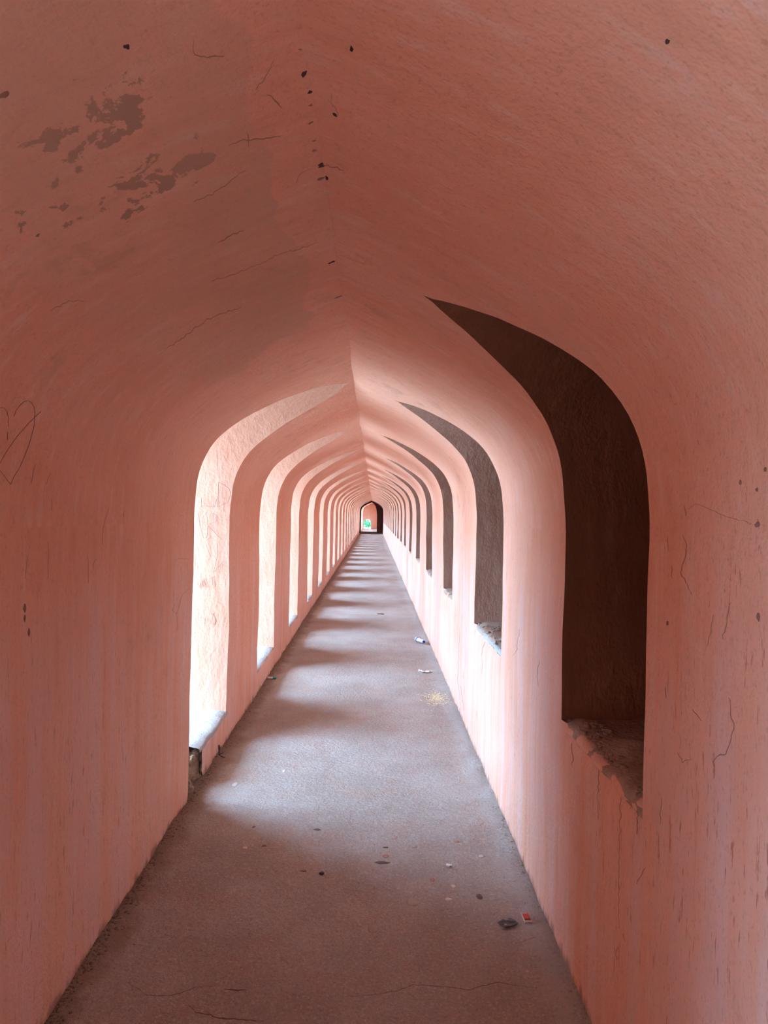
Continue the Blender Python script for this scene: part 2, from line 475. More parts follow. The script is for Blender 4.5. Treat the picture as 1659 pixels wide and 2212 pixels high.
for idx, o in lefts:
    a, b = (3.95 if idx == 1 else float(o.edge(.1, -1)) - .05), float(o.edge(.1, 1)) + .05
    box('sill_core', (XC - .797 - T_L + .004, a, 0), (XC - .797 - .014, b, SILL_L - .016), M_RUBBLE, wall_left)
for idx, o in rights:
    box('sill_core', (XC + .797 + .014, float(o.edge(.5, -1)) - .05, .4), (XC + .797 + T_R + .08, float(o.edge(.5, 1)) + .05, SILL_R - .03), M_RUBBLE, wall_right)
# outer face of the arcade and the roof over it
def facade():
    xo = XC - .797 - T_L
    zr = np.array([0, .19, .6, 1.0, 1.5, 1.75, 1.87, 1.96, 2.04, 2.10, 2.16, 2.205, 2.232, 2.3, 3.0])
    V, Fq, off = [], [], 0
    b = [None] + [o for _, o in lefts] + [None]
    for a, c in zip(b[:-1], b[1:]):
        lo = np.full(len(zr), Y0) if a is None else a.edge(zr, 1)
        hi = np.full(len(zr), Y1) if c is None else c.edge(zr, -1)
        P = np.stack([np.stack([np.full(len(zr), xo), y, zr], -1) for y in (lo, hi)], 1)
        V.append(P.reshape(-1, 3)); Fq.append(grid_faces(len(zr), 2, off)); off += len(zr) * 2
    for _, o in lefts:
        y0, y1 = float(o.edge(.1, -1)), float(o.edge(.1, 1))
        V.append(np.array([(xo, y0, 0), (xo, y1, 0), (xo, y1, .19), (xo, y0, .19)])); Fq.append(np.array([[off, off + 1, off + 2, off + 3]])); off += 4
    link('wall_outer', mesh('wall_outer', np.concatenate(V), np.concatenate(Fq), False), M_FACADE, None, kind='structure')
facade()
box('trim_roof', (XC - .8 - T_L - .05, Y0 - .3, 3.0), (XC + 1.6, YE + .5, 3.2), M_FACADE, None, kind='structure')
box('added_eave', (XC - .8 - T_L - .75, Y0 - .3, 2.62), (XC - .8 - T_L - .004, YE + .5, 2.70), M_FACADE, None, kind='structure')  # unseen eave, added to cut the sky light on the jambs
box('wall_back', (XC - 1.6, Y0 - .3, 0), (XC + 1.6, Y0 - .001, 3.0), M_WALL, None, kind='structure')
box('wall_outer_right', (XC + .797 + T_R + .1, Y0 - .3, -.1), (XC + .797 + T_R + .3, YP, 3.0), M_FACADE, None, kind='structure')
box('ground_terrace', (-150, -150, -.25), (150, YE + .36, -.12), M_TERRACE, None, kind='structure')

# ------------------------------------------------------------------ far end: dark passage, arch, lit room with a low arched window
pl, pr, pc = build_tunnel(Y1, YP, [], [], ('wall_passage_left', 'wall_passage_right', 'ceiling_passage'), (M_UNLIT, M_UNLIT, M_UNLIT), coarse=True)
ops_far = [(100 + k, Opening(-1, YP + 1.3 + 2.0 * k, .44, 140 + k)) for k in range(4)]
ops_far_added = [(200 + k, Opening(1, YP + 2.4 + 2.0 * k, .44, 170 + k)) for k in range(4)]  # unseen right-hand openings, added to brighten the end room
el, er, ec = build_tunnel(YP, YE, ops_far, ops_far_added, ('wall_end_left', 'wall_end_right', 'ceiling_end'), (M_WALL, M_WALL, M_VAULT))
for k, o in ops_far:
    reveal(o, k, T_L, SILL_L, el); sill_slab(o, k, T_L, SILL_L, el, M_SILL, .004, .02)
for k, o in ops_far_added:
    reveal(o, k, T_R, SILL_R, er); sill_slab(o, k, T_R, SILL_R, er, M_SILL, .004, .02)
def pierced_wall(name, y, thick, xs, foot, bot, mat):
    """wall across the passage; between foot[0] and foot[1] an opening whose head is bot(x)"""
    V, Fs = [], []
    def quad(a, b, c, d): 
        i = len(V); V.extend([a, b, c, d]); Fs.append((i, i + 1, i + 2, i + 3))
    for x0, x1 in zip(xs[:-1], xs[1:]):
        z0 = bot(x0 + 1e-5); z1 = bot(x1 - 1e-5)
        quad((x0, y, z0), (x1, y, z1), (x1, y, 3.), (x0, y, 3.))
        quad((x0, y, z0), (x0, y + thick, z0), (x1, y + thick, z1), (x1, y, z1))
        quad((x1, y + thick, z1), (x0, y + thick, z0), (x0, y + thick, 3.), (x1, y + thick, 3.))
    for xe in foot:
        zt = max(bot(xe + 1e-4), bot(xe - 1e-4))
        quad((xe, y, 0), (xe, y + thick, 0), (xe, y + thick, zt), (xe, y, zt))
    return link(name, mesh(name, V, Fs, False), mat, None, kind='structure')
A = np.array([(-.94, 1.45), (-.90, 1.66), (-.80, 1.84), (-.6, 1.98), (-.36, 2.10), (-.10, 2.19), (.06, 2.05), (.17, 1.86), (.24, 1.6), (.265, 1.3)])
xs = sorted(set(list(np.linspace(-.95, .70, 50)) + [.265, -.94, -1.68, 1.33]))
pierced_wall('wall_passage_arch', YP - .02, .25, xs, (.265,), lambda x: float(np.interp(x, A[:, 0], A[:, 1])) if -.95 < x < .265 else 0., M_UNLIT)
W0, W1, WT = -.84, -.22, .82
def wz(x):
    if x <= W0 or x >= W1: return 0.
    u = (x - (W0 + W1) / 2) / ((W1 - W0) / 2)
    return WT - .27 + .27 * math.sqrt(max(0, 1 - u * u))
pierced_wall('wall_end', YE, .35, sorted(set(list(np.linspace(-.95, .70, 60)) + [W0, W1, -1.68, 1.33])), (W0, W1), wz, M_WALL)

# ------------------------------------------------------------------ placing by photo pixel on wall / vault / floor
def on_shell(u, v, lift=.001):
    d = ray(u, v)
    ts = []
    for sg in (-1, 1):
        p = np.stack([XC + sg * ROWS[:, 0], ROWS[:, 1] - CAM_H], 1)
        for a, b in zip(p[:-1], p[1:]):
            m = np.array([[d.x, a[0] - b[0]], [d.z, a[1] - b[1]]])
            if abs(np.linalg.det(m)) < 1e-9: continue
            t, s = np.linalg.solve(m, a)
            if t > 0 and -1e-4 <= s <= 1 + 1e-4: ts.append((t, sg))
    t, sg = min(ts)
    y = t; z = CAM_H + t * d.z
    dd = float(d_of_z(z)); rn = np.array([np.interp(-z, -ROWS[:, 1], RN[:, 0]), np.interp(-z, -ROWS[:, 1], RN[:, 1])])
    # the wall's own displacement at this place
    e = float(disp(sg, np.array(y), np.array(dd), np.array(z))) * min(1, dd / .06)
    n = Vector((-sg * rn[0], 0, -rn[1])).normalized()
    P = Vector((XC + sg * dd, y, z)) - n * e + n * lift
    return P, n
def on_floor(u, v, lift=.0):
    d = ray(u, v); t = -CAM_H / d.z
    x, y = t * d.x, t
    return Vector((x, y, float(floor_z(x, y)) + lift)), Vector((0, 0, 1))
JAMB_Y = float(lefts[[i for i, (k, o) in enumerate(lefts) if k == 1][0]][1].edge(1.2, 1))
def on_jamb(u, v, lift=.012):
    d = ray(u, v); t = JAMB_Y - lift
    return Vector((t * d.x, t, CAM_H + t * d.z)), Vector((0, -1, 0))
def resample(pts, step):
    out = [pts[0]]
    for (a, na), (b, nb) in zip(pts[:-1], pts[1:]):
        n = max(1, int((b - a).length / step))
        for k in range(1, n + 1):
            t = k / n; out.append((a.lerp(b, t), na.lerp(nb, t).normalized()))
    return out
def stroke(name, pixels, where, width, mat, parent, jitter=.0, taper=True, lift=None, org=(0, 0), s=1.):
    px = [(org[0] + p[0] * s, org[1] + p[1] * s) for p in pixels]
    fine = []
    for a, b in zip(px[:-1], px[1:]):
        n = max(1, int(math.hypot(b[0] - a[0], b[1] - a[1]) / 7))
        for k in range(n): fine.append((a[0] + (b[0] - a[0]) * k / n, a[1] + (b[1] - a[1]) * k / n))
    fine.append(px[-1])
    if jitter: fine = [(p[0] + random.uniform(-jitter, jitter), p[1] + random.uniform(-jitter, jitter)) for p in fine]
    pts = [where(*p) if lift is None else where(p[0], p[1], lift) for p in fine]
    V, Fs = [], []
    N = len(pts)
    for i, (P, n) in enumerate(pts):
        a = pts[max(i - 1, 0)][0]; b = pts[min(i + 1, N - 1)][0]
        tdir = (b - a).normalized(); sd_ = tdir.cross(n).normalized()
        w = width * .5 * (random.uniform(.6, 1.25))
        if taper: w *= min(1, .25 + 3. * min(i, N - 1 - i) / max(N - 1, 1))
        # a low three-sided bead pressed into the surface
        V += [P + sd_ * w - n * .002, P + n * min(.0012, w * .35), P - sd_ * w - n * .002]
    for i in range(N - 1):
        j = i * 3; Fs += [(j, j + 1, j + 4, j + 3), (j + 1, j + 2, j + 5, j + 4)]
    return link(name, mesh(name, V, Fs), mat, parent)

# heart drawn on the left wall
hs = .2893
for pts in ([(0, 425), (20, 419), (40, 423), (58, 448), (69, 500), (66, 560)], [(62, 600), (60, 660)],
            [(108, 483), (125, 440), (150, 405), (180, 375), (205, 365), (235, 378), (255, 412), (262, 460), (255, 560), (225, 680), (190, 780), (150, 870), (112, 930), (85, 990), (40, 930), (0, 880)],
            [(0, 840), (60, 735), (130, 635), (220, 530), (305, 445)]):
    stroke('heart_drawing', pts, on_shell, .0020, M_INK, wall_left, org=(0, 760), s=hs, taper=False)
for pts, w in (([(1410, 1765), (1360, 1810), (1345, 1880), (1315, 1955), (1290, 1930), (1300, 1880)], .004), ([(1315, 1955), (1325, 2080)], .003),
               ([(1290, 1560), (1330, 1545), (1420, 1550)], .003), ([(400, 1100), (402, 1185)], .003), ([(270, 840), (240, 985)], .003), ([(390, 900), (355, 1000)], .003),
               ([(935, 1185), (933, 1245)], .005), ([(820, 1170), (780, 1320), (770, 1440)], .0022), ([(740, 1540), (715, 1560), (705, 1630)], .003),
               ([(370, 1420), (368, 1700)], .002), ([(215, 1520), (205, 1700)], .002), ([(665, 1520), (670, 1730)], .002)):
    stroke('crack', pts, on_shell, w * .7, M_HAIR, wall_left, jitter=1.0, org=(0, 760), s=hs)
# cracks of the vault
for pts, w in (([(1075, 682), (1130, 660), (1165, 655), (1250, 645), (1320, 640)], .006), ([(1165, 622), (1168, 655), (1172, 692)], .006),
               ([(1000, 1332), (1080, 1310), (1200, 1265), (1300, 1215), (1400, 1180), (1540, 1135)], .0035), ([(1490, 790), (1410, 820), (1398, 870)], .004),
               ([(1515, 775), (1620, 800)], .004), ([(910, 180), (915, 255), (975, 268), (1050, 262)], .004), ([(1305, 255), (1255, 360), (1200, 425)], .005),
               ([(1260, 440), (1310, 485), (1335, 515)], .007), ([(1560, 440), (1560, 480), (1590, 520), (1598, 540)], .003), ([(915, 950), (1000, 915), (1080, 860), (1160, 800)], .004),
               ([(780, 1655), (870, 1590), (980, 1510), (1140, 1455)], .008), ([(1030, 1150), (1090, 1115), (1150, 1090)], .008), ([(240, 1465), (330, 1425), (405, 1422)], .003)):
    stroke('crack', pts, on_shell, w * .55, M_HAIR, ceiling, jitter=2.2, s=.458)
# cracks and run marks of the right wall
for pts, w in (([(1165, 290), (1172, 390), (1190, 460), (1165, 540), (1145, 590), (1140, 620), (1080, 635), (1065, 670), (1070, 770)], .0045),
               ([(518, 880), (518, 1100), (513, 1400), (510, 1650)], .0016), ([(388, 720), (386, 1000)], .0016), ([(240, 560), (243, 700)], .004),
               ([(620, 960), (620, 1100)], .003), ([(665, 1295), (615, 1390)], .004), ([(505, 1760), (495, 1800), (500, 1840)], .003), ([(540, 1680), (545, 1730)], .003),
               ([(850, 620), (880, 670), (900, 660), (940, 650)], .004), ([(935, 360), (990, 425)], .004), ([(755, 880), (750, 1040)], .004), ([(775, 235), (780, 290)], .008)):
    stroke('crack', pts, on_shell, w * .75, M_HAIR, wall_right, jitter=1.8, org=(1150, 1400), s=.367)
for pts, w in (([(235, 1440), (262, 1510), (260, 1580), (235, 1650), (220, 1700), (260, 1760), (300, 1850)], .0045), ([(570, 1900), (550, 1980), (540, 2050), (515, 2150)], .003),
               ([(243, 1235), (258, 1310)], .005), ([(125, 1460), (130, 1550)], .003), ([(155, 1650), (158, 1740)], .003), ([(335, 790), (340, 830)], .004),
               ([(455, 1980), (410, 2200)], .0016), ([(275, 1260), (320, 1222), (400, 1250), (560, 1320), (740, 1370)], .002)):
    stroke('crack', pts, on_shell, w * .75, M_HAIR, wall_right, jitter=1.8, org=(1400, 700), s=.3166)
for pts, w in (([(712, 380), (706, 600), (696, 800), (706, 960)], .010), ([(715, 850), (745, 1050)], .010), ([(745, 735), (745, 810)], .009), ([(910, 500), (880, 620)], .008),
               ([(890, 640), (888, 760)], .005), ([(1190, 400), (1170, 560), (1130, 620)], .004), ([(1350, 650), (1330, 780), (1345, 850)], .006), ([(848, 1050), (850, 1110)], .007)):
    stroke('crack', pts, on_shell, w * .8, M_HAIR, wall_right, jitter=1.2, org=(800, 1250), s=.2712)
# letters scratched into the lit jamb of the first opening
jm = dict(where=on_jamb, width=.0030, mat=M_SCRATCH, parent=wall_left, org=(400, 1000), s=.1808, taper=False)
for pts in ([(172, 1490), (195, 1395), (215, 1480)], [(180, 1452), (210, 1446)], [(222, 1380), (245, 1480), (290, 1470)], [(300, 1376), (355, 1355)], [(318, 1368), (328, 1462)],
            [(135, 1960), (155, 1850), (190, 1940)], [(142, 1912), (180, 1905)], [(206, 1943), (209, 1946)], [(228, 1950), (243, 1850), (272, 1852), (268, 1890), (236, 1912)], [(300, 1808), (352, 1795)], [(335, 1800), (368, 1880), (350, 1932), (305, 1915)],
            [(395, 225), (390, 520)], [(400, 228), (520, 300), (545, 370), (510, 470), (390, 525)], [(195, 410), (195, 530)], [(195, 515), (350, 520), (385, 400)],
            [(255, 590), (265, 740)], [(330, 600), (330, 690)], [(335, 600), (385, 640), (385, 690), (270, 740)], [(270, 750), (440, 920)], [(305, 880), (235, 940), (300, 1120)],
            [(385, 900), (385, 1100), (335, 1320)], [(345, 1300), (455, 1175)], [(150, 590), (190, 800), (220, 900), (255, 900), (268, 760)]):
    stroke('scratched_letter', pts, **jm)

def blob(seed, sx, sy, sz, sub=2, rough=.25):
    bm = bmesh.new(); bmesh.ops.create_icosphere(bm, subdivisions=sub, radius=1)
    for v in bm.verts:
        c = v.co.copy()
        k = 1 + rough * float(fbm(c.x * 1.3 + seed * 7.7, c.y * 1.3, c.z * 1.3 + seed, 2))
        v.co = Vector((c.x * sx * k, c.y * sy * k, c.z * sz * k))
    return bm
def bm_obj(name, bm, mat, parent=None, smooth=True, **props):
    me = bpy.data.meshes.new(name); bm.to_mesh(me); bm.free()
    if smooth: me.polygons.foreach_set('use_smooth', [True] * len(me.polygons))
    return link(name, me, mat, parent, **props)
def pit(u, v, where, sx, sy, parent, mat=M_DARK, seed=0, name='pit', stretch_dir=None):
    P, n = where(u, v)
    bm = blob(seed + u, sx, sy, .004, 2, .45)
    zax = n; yax = Vector((0, 1, 0)) if abs(n.y) < .7 else Vector((0, 0, 1))
    if stretch_dir is not None: yax = Vector(stretch_dir)
    xax = yax.cross(zax).normalized(); yax = zax.cross(xax)
    mt = Matrix((xax, yax, zax)).transposed().to_4x4(); mt.translation = P - n * .002
    bm.transform(mt)
    return bm_obj(name, bm, mat, parent)
# dark holes where fixings were pulled out along the ridge, pock marks of the walls
for k, (u, v, sx, sy, m) in enumerate([(655, 157, .010, .012, M_DARK), (662, 200, .014, .009, M_DARK), (664, 226, .014, .008, M_CRACK), (670, 262, .018, .009, M_CRACK), (676, 303, .012, .007, M_CRACK),
                                       (679, 322, .010, .006, M_CRACK), (688, 358, .024, .016, M_DARK), (692, 385, .010, .006, M_CRACK), (718, 565, .015, .010, M_DARK), (731, 640, .022, .010, M_CRACK),
                                       (739, 687, .012, .010, M_DARK), (273, 98, .005, .005, M_DARK), (645, 106, .005, .005, M_CRACK), (759, 107, .003, .007, M_DARK), (723, 248, .006, .006, M_DARK),
                                       (706, 385, .004, .010, M_DARK), (1442, 88, .003, .003, M_DARK)]):
    pit(u, v, on_shell, sx, sy, ceiling, m, k, 'fixing_hole')
for k, (u, v, sx, sy) in enumerate([(57, 1314, .007, .011), (56, 1336, .004, .009), (64, 1367, .007, .015), (5, 200, .004, .008), (83, 510, .002, .006)]):
    pit(u, v, on_shell, sx, sy, wall_left, M_CRACK, k, 'pock_mark', (0, 0, 1))
for k, (u, v, sx, sy) in enumerate([(1640, 1332, .005, .009), (1601, 1041, .003, .006), (1635, 1058, .003, .004), (1652, 1013, .003, .004), (1440, 1347, .005, .005), (1636, 1133, .007, .006)]):
    pit(u, v, on_shell, sx, sy, wall_right, M_CRACK, k, 'pock_mark', (0, 0, 1))

# ------------------------------------------------------------------ floor marks
for pts, w, org, s in (([(530, 1000), (620, 996), (700, 990), (800, 970), (870, 942), (960, 945), (1040, 955), (1130, 968), (1200, 950), (1280, 932), (1350, 945), (1460, 955)], .004, (500, 1700), .452),
                       ([(1350, 750), (1450, 730)], .003, (500, 1700), .452),
                       ([(480, 325), (540, 365), (600, 405), (680, 410), (750, 408), (850, 375), (900, 357), (1000, 350)], .004, (100, 2000), .3617),
                       ([(850, 470), (900, 510), (980, 525), (1040, 548), (1120, 550), (1200, 555), (1300, 565)], .010, (100, 2000), .3617),
                       ([(1060, 370), (1120, 380), (1190, 378)], .012, (100, 2000), .3617)):
    stroke('crack', pts, on_floor, w, M_SEAM, floor, jitter=1.2, org=org, s=s, lift=.0005)
for k, (u, v, sx, sy) in enumerate([(823, 1859, .034, .016), (656, 1878, .014, .010), (572, 1826, .014, .016), (1038, 1934, .014, .022), (685, 1789, .02, .014), (833, 1827, .012, .008), (548, 1785, .01, .012), (823, 1325, .06, .09)]):
    pit(u, v, on_floor, sx, sy, floor, M_SEAM, k, 'floor_pit')
for k, (u, v, a, b, tone) in enumerate([(891, 1948, .022, .026, 0), (805, 2006, .016, .026, 0), (1040, 1846, .012, .014, 1), (833, 1845, .014, .016, 2), (934, 1898, .010, .014, 2), (979, 1912, .009, .012, 3), (969, 1941, .014, .010, 3),
                                        (529, 1830, .012, .014, 3), (595, 1830, .015, .014, 0), (852, 1805, .012, .02, 0), (508, 1694, .017, .03, 1), (614, 1664, .012, .02, 3), (895, 1825, .014, .012, 0), (988, 1816, .01, .01, 2)]):
    P, n = on_floor(u, v)
    bm = blob(k + 3, a, b, .0028, 2, .3); bm.transform(Matrix.Translation(P))
    bm_obj('embedded_stone', bm, [stone('stone_%d' % k, c, tuple(x * 1.15 for x in c), tuple(x * .8 for x in c), 20, .3) for c in [((.42, .34, .30), (.5, .5, .5), (.40, .22, .17), (.66, .56, .48))[tone]]][0], floor)

def scatter(name, n, pos, size, mat, parent, seed, flat=.6, **props):
    """many small lumps joined in one mesh"""
    r = random.Random(seed); V, Fs = [], []
    base = bmesh.new(); bmesh.ops.create_icosphere(base, subdivisions=1, radius=1)
    bv = [v.co.copy() for v in base.verts]; bf = [[v.index for v in f.verts] for f in base.faces]; base.free()
    for i in range(n):
        x, y, z = pos(r); s = size(r)
        ang = r.uniform(0, 6.28); ca, sa = math.cos(ang), math.sin(ang)
        ax, ay, az = s * r.uniform(.6, 1.4), s * r.uniform(.6, 1.4), s * flat * r.uniform(.5, 1.2)
        o = len(V)
        for c in bv:
            k = 1 + r.uniform(-.25, .25)
            px_, py_ = c.x * ax * k, c.y * ay * k
            V.append((x + px_ * ca - py_ * sa, y + px_ * sa + py_ * ca, z + c.z * az * k))
        Fs += [[o + q for q in f] for f in bf]
    return link(name, mesh(name, V, Fs, True), mat, parent, kind='stuff', **props)
def edge_pos(sg, y0, y1, spread):
    def f(r):
        y = y0 + (y1 - y0) * r.random() ** 1.6
        x = XC + sg * (.795 - abs(r.gauss(0, spread)))
        return x, y, float(floor_z(x, y)) + .001
    return f
scatter('edge_grit', 4000, edge_pos(-1, 1.9, 16, .035), lambda r: r.uniform(.0008, .0036), M_GRIT, floor, 1)
scatter('edge_grit', 4000, edge_pos(1, 1.9, 16, .035), lambda r: r.uniform(.0008, .0034), M_MORTAR, floor, 2)
M_EARTH = stone('dry_earth', (.20, .14, .105), (.29, .21, .16), (.38, .30, .24), 14, .8)
scatter('edge_earth', 900, edge_pos(-1, 1.85, 9, .022), lambda r: r.uniform(.002, .0065), M_EARTH, floor, 31, .45)
scatter('edge_earth', 500, edge_pos(1, 1.85, 9, .016), lambda r: r.uniform(.002, .006), M_MORTAR, floor, 32, .45)
M_CHIP = stone('plaster_chip', (.60, .42, .36), (.66, .52, .46), (.55, .36, .30), 20, .3)
scatter('plaster_crumbs', 130, lambda r: (lambda x, y: (x, y, float(floor_z(x, y)) + .001))(XC + .78 - abs(r.gauss(0, .16)), 1.95 + 6 * r.random() ** 1.5), lambda r: r.uniform(.0015, .006), M_CHIP, floor, 3, .35)
scatter('plaster_crumbs', 160, lambda r: (lambda x, y: (x, y, float(floor_z(x, y)) + .001))(XC + r.uniform(-.75, .75), 1.95 + 8 * r.random() ** 1.4), lambda r: r.uniform(.001, .004), M_CHIP, floor, 4, .35)

# ------------------------------------------------------------------ broken end of the first left sill: exposed rubble
r = random.Random(5)
yy = np.linspace(3.50, 3.93, 34); tt = np.linspace(0, 1, 26)
Yg, Tg = np.meshgrid(yy, tt, indexing='ij')
zf = np.where(Tg < .62, Tg / .62 * .165, .165 + .010 * (Tg - .62)); xf = np.where(Tg < .62, 0., (Tg - .62) / .38 * T_L)
nn = fbm(Yg * 11, zf * 14 + xf * 9, .4, 4); n2 = np.abs(fbm(Yg * 23, zf * 25 + xf * 18, 3.4, 2))
Xr = XC - .797 - .020 - xf - np.where(Tg < .62, 1, .2) * (.030 * nn + .022 * n2 + .03 * np.clip(zf / .165, 0, 1) ** 3)
Zr = np.maximum(zf + np.where(Tg > .5, .016, .004) * nn, -.01)
link('rubble_core', mesh('rubble_core', np.stack([Xr, Yg, Zr], -1).reshape(-1, 3), grid_faces(len(yy), len(tt))), M_RUBBLE, wall_left)
for k in range(14):
    y = r.uniform(3.62, 3.86); z = r.uniform(.02, .16); x = XC - .797 - r.uniform(.035, .055)
    bm = blob(k + 60, r.uniform(.012, .022), r.uniform(.018, .04), r.uniform(.012, .026), 2, .5)
    bm.transform(Matrix.Translation((x, y, z)))
    bm_obj('rubble_stone', bm, M_RUBBLE, wall_left)
# rounded brick edge along the near right niche sill
o0 = [o for i, o in rights if i == 0][0]; o1 = [o for i, o in rights if i == 1][0]
def edge_course(o, n, mat, rad):
    ya, yb = float(o.edge(.79, -1)), float(o.edge(.79, 1))
    cuts = sorted([0, 1] + [(k + r.uniform(-.25, .25)) / n for k in range(1, n)])
    for k in range(n):
        a = ya + (yb - ya) * cuts[k] + .003; b = ya + (yb - ya) * cuts[k + 1] - .003
        V, Fs = [], []
        nu, nv = 10, 8
        for i in range(nu):
            y = a + (b - a) * i / (nu - 1)
            end = min(1, .72 + 1.2 * min(i, nu - 1 - i) / (nu - 1))
            for j in range(nv):
                th = -math.pi * .55 + math.pi * 1.3 * j / (nv - 1)
                rr = rad * end * (1 + .16 * float(fbm(y * 40, th * 1.2, k * 3.3, 2)))
                V.append((XC + .797 + .006 + rad * .95 - math.cos(th) * rr, y, .772 - rad * .3 + math.sin(th) * rr * .8))
        Fs = grid_faces(nu, nv, flip=True)
        link('edge_brick', mesh('edge_brick', V, Fs), mat, wall_right)
edge_course(o0, 5, M_WALL, .030)
edge_course(o1, 3, M_SILL, .022)
scatter('sill_rubble', 160, lambda r: (XC + .797 + r.uniform(.02, .12), r.uniform(1.75, 2.40), .792), lambda r: r.uniform(.004, .013), M_DUSTY, wall_right, 9)
scatter('sill_rubble', 120, lambda r: (XC + .797 + r.uniform(.01, .14), r.uniform(3.6, 4.46), .792), lambda r: r.uniform(.004, .014), M_DUSTY, wall_right, 10)

# ------------------------------------------------------------------ litter
def tag(o, label, cat, group=None):
    o['label'] = label; o['category'] = cat
    if group: o['group'] = group
    return o
def empty(name, loc, rz=0):
    e = bpy.data.objects.new(name, None); COL.objects.link(e); e.location = loc; e.rotation_euler = (0, 0, rz); e.empty_display_size = .05
    return e
def lathe(prof, n=20):
    """profile (x along axis, radius) around local +X"""
    V = [(p[0], p[1] * math.cos(2 * math.pi * k / n), p[1] * math.sin(2 * math.pi * k / n)) for p in prof for k in range(n)]
    Fs = []
    for i in range(len(prof) - 1):
        for k in range(n):
            a, b = i * n + k, i * n + (k + 1) % n
            Fs.append((a, b, b + n, a + n))
    return V, Fs
# crushed water bottle
P, _ = on_floor(915, 1391)
bt = empty('plastic_bottle', (P.x - .035, P.y, P.z + .006), 0)
tag(bt, 'crushed clear plastic water bottle with blue cap lying by the right wall', 'bottle')
mp = NT('clear_plastic'); mp.b.inputs['Transmission Weight'].default_value = .35; mp.b.inputs['IOR'].default_value = 1.25
M_PLASTIC = mp.done(mp.mix(mp.noise(30), (.86, .88, .92), (.95, .96, .98)), .18)
M_BLUE = plain('blue_plastic', (.012, .04, .42), .35); M_LABEL = plain('blue_label_film', (.05, .12, .62), .4); M_WHITE = plain('white_paper', (.80, .81, .82), .8, .06)
def crush(V, amt, seed, z0=.030):
    out = []
    for x, y, z in V:
        k = float(fbm(x * 45 + seed, y * 40, z * 40, 2))
        sq = 1 - amt * math.exp(-((x + .0) / .05) ** 2)
        out.append((x, y * (1 + .10 * k) * (1.12), max(-.028, z * sq * (1 + .18 * k)) + z0))
    return out
V, Fs = lathe([(-.09, .004), (-.09, .026), (-.085, .031), (-.06, .031), (-.055, .029), (-.03, .031), (-.005, .030), (.02, .031), (.035, .030), (.055, .024), (.072, .0135), (.08, .0125)])
m_b = mesh('bottle_body', crush(V, .35, 2), Fs); link('bottle_body', m_b, M_PLASTIC, bt)
V, Fs = lathe([(-.066, .0322), (-.052, .0322), (-.038, .0322)]); link('bottle_label', mesh('bottle_label', crush(V, .35, 2), Fs), M_LABEL, bt)
V, Fs = lathe([(.074, .0145), (.075, .0150), (.090, .0150), (.0915, .013), (.0915, .0005)]); link('bottle_cap', mesh('bottle_cap', [(x, y, z + .030) for x, y, z in V], Fs), M_BLUE, bt)
bt.rotation_euler = (0, 0, math.radians(-68))
# crumpled white paper strip
def crumple(name, loc, w, h, amp, seed, mat, nx=16, ny=10, rz=0., thick=.0006, ragged=1.):
    V = []
    for i in range(nx):
        for j in range(ny):
            u, v = i / (nx - 1) - .5, j / (ny - 1) - .5
            n1 = float(fbm(u * 5 + seed, v * 4, seed, 3)); n2 = float(fbm(u * 5 + seed + 40, v * 4, seed, 2))
            V.append((u * w + ragged * amp * .4 * n2, v * h * (1 + ragged * .35 * n1) + ragged * amp * .3 * n1, amp * (.55 + .55 * n1)))
    zmin = min(v[2] for v in V)
    V = [(a, b, c - zmin) for a, b, c in V]
    me = mesh(name, V, grid_faces(nx, ny, flip=True), True)
    o = link(name, me, mat); o.location = loc; o.rotation_euler = (0, 0, rz)
    md = o.modifiers.new('thickness', 'SOLIDIFY'); md.thickness = thick; md.offset = 1
    return o
P, _ = on_floor(919, 1452, .002)
tag(crumple('crumpled_paper', P, .13, .05, .022, 3, M_WHITE, rz=.05), 'crumpled strip of white paper on the floor near the plastic bottle', 'paper')
P, _ = on_floor(970, 1868, .003)
tag(crumple('paper_scrap', P, .026, .022, .008, 8, M_WHITE, 8, 8), 'tiny white paper scrap lying alone in mid floor', 'paper')
# sachets
M_BLACK = plain('black_foil', (.012, .012, .016), .32, .2, .6); M_GOLD = plain('gold_print', (.52, .36, .10), .45); M_RED = plain('red_foil', (.62, .025, .04), .4, .15, .5)
M_CREAM = plain('cream_print', (.66, .56, .42), .5)
P, _ = on_floor(1097, 1996, .0035)
sb = empty('sachet', P, math.radians(28)); tag(sb, 'crumpled black foil sachet on the floor left of the red one', 'sachet', 'empty sachets')
pk = crumple('foil', (0, 0, 0), .064, .044, .006, 5, M_BLACK, 14, 10, ragged=.25); pk.parent = sb
g = crumple('gold_emblem', (-.018, -.010, .0058), .008, .008, .002, 6, M_GOLD, 4, 4); g.parent = sb
P, _ = on_floor(1137, 1991, .0035)
sr = empty('sachet', P, math.radians(4)); tag(sr, 'flat red foil sachet with cream edges beside the right wall', 'sachet', 'empty sachets')
pk = crumple('foil', (0, 0, 0), .028, .052, .003, 9, M_CREAM, 8, 12, thick=.002, ragged=.2); pk.parent = sr
pk = crumple('red_panel', (.001, .008, .0042), .023, .032, .002, 9, M_RED, 8, 10, ragged=.2); pk.parent = sr
pk = crumple('dark_stripe', (.001, -.0135, .0042), .023, .005, .001, 9, M_BLACK, 6, 3); pk.parent = sr
